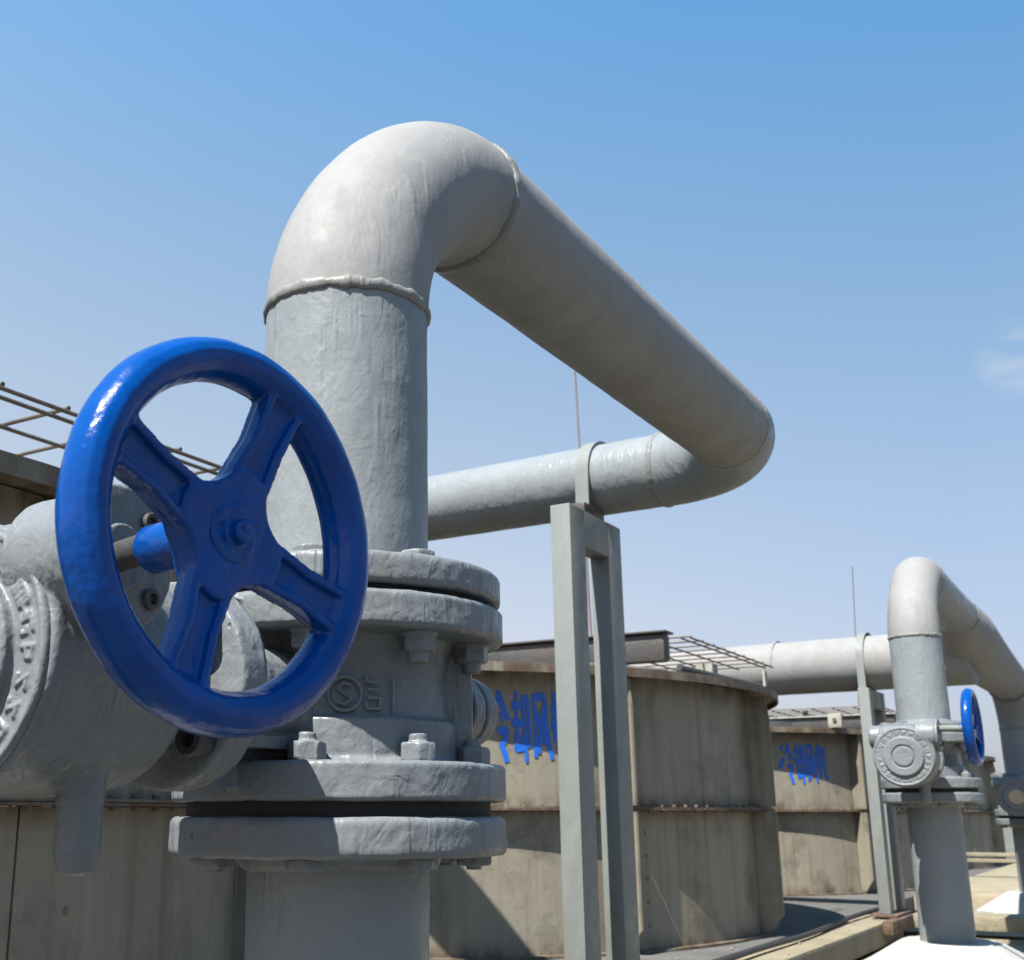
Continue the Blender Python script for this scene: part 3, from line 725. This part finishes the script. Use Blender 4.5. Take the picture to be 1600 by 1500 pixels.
# hub: soft square plate, boss behind
for y0, y1, k1 in ((-.0115, .004, 1.), (.003, .010, .9)):
    rg = []
    for y in (y0, y1):
        rg.append([b.verts.new((k1*(.0355+.0050*cos(4*(t-SP[0])))*cos(t), y, k1*(.0355+.0050*cos(4*(t-SP[0])))*sin(t))) for t in [2*pi*i/64 for i in range(64)]])
    b.faces.new(rg[0]); b.faces.new(list(reversed(rg[1]))); bridge(b, rg[0], rg[1])
cyl(b, (0, .005, 0), (0, .026, 0), .0150, 32, 0, .0138)
for a in SP:
    R3 = Matrix.Rotation(-a, 3, 'Y')
    def bar(y0, y1, w0, w1, r0, r1):
        vs = [b.verts.new(R3 @ Vector((r, y, s*w_))) for r, w_ in ((r0, w0), (r1, w1)) for y, s in ((y0, -1), (y1, -1), (y1, 1), (y0, 1))]
        for f in ((0, 1, 2, 3), (7, 6, 5, 4), (0, 4, 5, 1), (1, 5, 6, 2), (2, 6, 7, 3), (3, 7, 4, 0)): b.faces.new([vs[i] for i in f])
    bar(-.0050, .0055, .0150, .0125, .022, .062); bar(-.0050, .0055, .0120, .0155, .060, .100)     # web
    for s in (-1, 1):                                                                               # two raised edges
        vs = []
        for r, w_ in ((.026, .0125), (.062, .0098), (.099, .0130)):
            vs.append([b.verts.new(R3 @ Vector((r, y, s*w_+dz))) for y, dz in ((-.0105, -.0028), (-.0105, .0028), (-.002, .0036), (-.002, -.0036))])
        for q0_, q1_ in zip(vs, vs[1:]): bridge(b, q0_, q1_)
        b.faces.new(vs[0]); b.faces.new(list(reversed(vs[-1])))
    bar(-.004, .0115, .0045, .0055, .02, .099)                                                     # rib at the back
for v in list(b.verts)[NRIM:]:
    r = math.hypot(v.co.x, v.co.z)
    if r > .02: k_ = 1-.085*min(1, (r-.02)/.07); v.co.x *= k_; v.co.z *= k_
    v.co.y += .0085*max(0, 1-max(0, r-.03)/.055)
b = remeshed(b, .0012, 5, 4, .0004, 45, .0002, 110)
bmesh.ops.recalc_face_normals(b, faces=b.faces[:]); b.normal_update()
# split by region, keeping the fused normals so that the joints do not show
def region(c):
    r = math.hypot(c.x, c.z); a = math.atan2(c.z, c.x)
    if r > .0835: return 'rim'
    if r > .0385:
        i = min(range(4), key=lambda j: abs((a-SP[j]+pi) % (2*pi)-pi)); return 'spoke%d' % i
    return 'hub'
groups = {}
for f in b.faces: groups.setdefault(region(f.calc_center_median()), []).append(f)
wheel = bpy.data.objects.new('handwheel', None); COL.objects.link(wheel); wheel.parent = val; wheel.location = HW; wheel.rotation_euler = (0, 0, -.09)
for key, fs in sorted(groups.items()):
    vm, V, F = {}, [], []
    for f in fs:
        idx = []
        for v in f.verts:
            if v.index not in vm: vm[v.index] = len(V); V.append(v)
            idx.append(vm[v.index])
        F.append(idx)
    me = bpy.data.meshes.new(key.rstrip('0123')); me.from_pydata([v.co[:] for v in V], [], F)
    me.polygons.foreach_set('use_smooth', [True]*len(F))
    me.normals_split_custom_set_from_vertices([v.normal[:] for v in V])
    put(key.rstrip('0123'), me, M['blue'], wheel)
b.free()
b = bmesh.new(); lathe(b, [(0, .0140), (.020, .0142), (.038, .0142), (.041, .0125)], (0, .024, 0), (0, 1, 0), 36)
wobble(b, .0003, 60, 3); obj('sleeve', b, M['blue'], wheel)
b = bmesh.new()
lathe(b, [(0, .0175), (.0018, .0170), (.0026, .0155)], (0, -.0025, 0), (0, -1, 0), 48)
lathe(b, [(0, .0068), (.007, .0066), (.0085, .0052)], (0, -.0045, 0), (0, -1, 0), 24)
lathe(b, [(0, .0028), (.002, .0022)], (-.002, -.0125, .003), (0, -1, 0), 12)
obj('shaft_nut', remeshed(b, .0009, 2, 7, .0006, 90), M['blue'], wheel, sharp=80)

for off, lab in ((OFF2, 'smaller grey gear-operated valve at right with round cover facing the camera'), (OFF3, 'farthest gear-operated valve at the right edge, pale cap on its cover')):
    c_ = copy_tree(val); c_.location = off; c_['label'] = lab
    for q_ in list(bpy.data.objects):
        if q_.name.startswith('sleeve') and q_.parent and q_.parent.parent == c_: bpy.data.objects.remove(q_); continue
        if q_.parent == c_ and q_.name.startswith('handwheel'): q_.location = (-.392, -.188, .172); q_.rotation_euler = (0, 0, -.01)
        if q_.parent == c_ and q_.name.startswith('worm_shaft'): q_.location = (0, 0, .019); q_.material_slots[0].link = 'OBJECT'; q_.material_slots[0].material = M['grey_stand']
    if off is OFF3:
        b = bmesh.new(); lathe(b, [(0, .034), (.003, .034), (.006, .030)], (-.4225, 0, VZ), (-1, 0, 0), 40)
        obj('cover_cap', b, M['brass'], c_)

# ---------------------------------------------------------------- pipe stands
def stand(loc, label, H, zb, pipe_r, sp=.197, pdir=.0819, pc=None):
    t = thing('pipe_stand', label, 'pipe stand', loc, 'pipe stands')
    # square legs, front one nearer the camera; local x runs along the row
    for x0 in (0, sp):
        b = bmesh.new(); box(b, (x0, 0, zb), (x0+.074, .044, H), .0022); wobble(b, .0008, 20, x0*10); obj('leg', b, M['grey_stand'], t)
    b = bmesh.new(); box(b, (.0738, .0006, H-.078), (sp+.0002, .0434, H-.0006), .0012); obj('crossbar', b, M['grey_stand'], t)
    b = bmesh.new(); box(b, (-.03, -.03, zb-.012), (sp+.10, .075, zb-.001), .002); obj('base_plate', b, M['rust'], t)
    # saddle and strap round the pipe
    px, pz = pc
    b = bmesh.new(); box(b, (.09, .006, H), (.196, .038, H+max(.002, pz-pipe_r-H-.001)), .001); obj('saddle', b, M['beam'], t)
    b = bmesh.new(); prev = None; d = Vector((sin(pdir), cos(pdir), 0)); x_ = Vector((cos(pdir), -sin(pdir), 0)); z_ = Vector((0, 0, 1)); c0 = Vector((px, .022, pz))
    R1 = pipe_r+.0015
    path = [(-(R1+.002), -pipe_r-.015), (-(R1+.001), -.02)] + [(R1*cos(a), R1*sin(a)) for a in [pi-pi*i/28 for i in range(29)]] + [(R1+.0015, -.02), (R1+.002, -.035)]
    for i, (u, v) in enumerate(path):
        l = math.hypot(u, v) or 1; nx_ = (u/l, v/l) if 1 < i < len(path)-2 else (1 if u > 0 else -1, 0)
        cur = [b.verts.new(c0 + x_*(u+nx_[0]*o) + z_*(v+nx_[1]*o) + d*s) for s, o in ((-.016, 0), (.016, 0), (.016, .006), (-.016, .006))]
        if prev: bridge(b, prev, cur)
        else: b.faces.new(list(reversed(cur)))
        prev = cur
    b.faces.new(prev); obj('strap', b, M['grey_stand'], t)
    return t
pcx = 1.469+.0819*.365-1.278
stand((1.278, .343, ZC), 'tall grey steel stand carrying the near return pipe', .62, -.397, PR, pc=(pcx, .705+.0133+.0159*.36))
stand((4.40, .402, ZC), 'shorter grey steel stand beside the farther valve, rusty at its foot', .517, -.392, .118, sp=.25, pdir=.06, pc=(4.52+.06*.47-4.40, .645))
b = bmesh.new(); box(b, (4.20, .36, -.455), (4.75, .40, -.405), .004)
tag(obj('steel_channel', b, M['rust'], loc=(0, 0, ZC)), 'rusty steel channel under the foot of the farther stand', 'steel channel')

# ---------------------------------------------------------------- small things
b = bmesh.new(); pts = []
for i in range(60):
    u = -1.5+i*.105; pts.append((u, .50+.012*sin(u*1.7)+.006*sin(u*5), -.395+.002*sin(u*3)))
tube(b, pts, .009, 12); tag(obj('rubber_hose', b, M['hose'], loc=(0, 0, ZC)), 'black rubber hose lying along the platform edge', 'hose')
def rod(p0, p1, r, label):
    b = bmesh.new(); p0, p1 = Vector(p0), Vector(p1); cyl(b, p0, p0.lerp(p1, .62), r, 10); cyl(b, p0.lerp(p1, .615), p1, r*.72, 10)
    tag(obj('lightning_rod', b, M['rod'], loc=(0, 0, ZC)), label, 'rod', 'thin rods above the tanks')
rod((5.215, 2.0, .441), (5.09, 2.0, 2.75), .0085, 'thin leaning metal rod rising behind the near stand')
rod((8.50, 1.30, .441), (8.33, 1.20, 1.815), .0055, 'thin leaning metal rod above the wide header pipe')
# low barrier between middle and farthest unit
t = thing('low_barrier', 'low grey panelled barrier with two cream rails behind the farther riser', 'barrier', (7.6, 0, ZC))
for i, z in enumerate((-.247, -.283)):
    b = bmesh.new(); box(b, (-.03, -1.5, z-.012), (.03, 1.2, z+.010), .003); obj('rail', b, M['cream'], t)
for i in range(10):
    b = bmesh.new(); box(b, (-.005, -1.5+i*.165, -.52), (.012+.006*(i % 2), -1.5+i*.165+.158, -.298), .002); obj('panel', b, M['panel'], t)
for v in (-1.4, -.2, 1.1):
    b = bmesh.new(); box(b, (.03, v, -.84), (.07, v+.05, -.30)); obj('post', b, M['panel'], t, smooth=False)

# grit and small stones on the platform
b = bmesh.new(); r2 = random.Random(5)
for i in range(170):
    u = r2.uniform(1.5, 7.5); v = r2.uniform(.575, 1.0) if r2.random() < .8 else r2.uniform(.42, .55)
    z = -.4035 if v > .56 else -.411
    if any(math.hypot(u-c0[0], v-c0[1]) < TR+.06 for c0 in TC): continue
    q = r2.uniform(.003, .008); m = Matrix.Translation((u, v, z+q*.25)) @ Matrix.Rotation(r2.uniform(0, 6), 4, 'Z') @ Matrix.Diagonal((q, q*.7, q*.45, 1))
    bmesh.ops.create_icosphere(b, subdivisions=1, radius=1, matrix=m)
o = obj('grit', b, M['cream'], loc=(0, 0, ZC), smooth=False); o['kind'] = 'stuff'; o['label'] = 'loose grit and small stones on the tank platform'
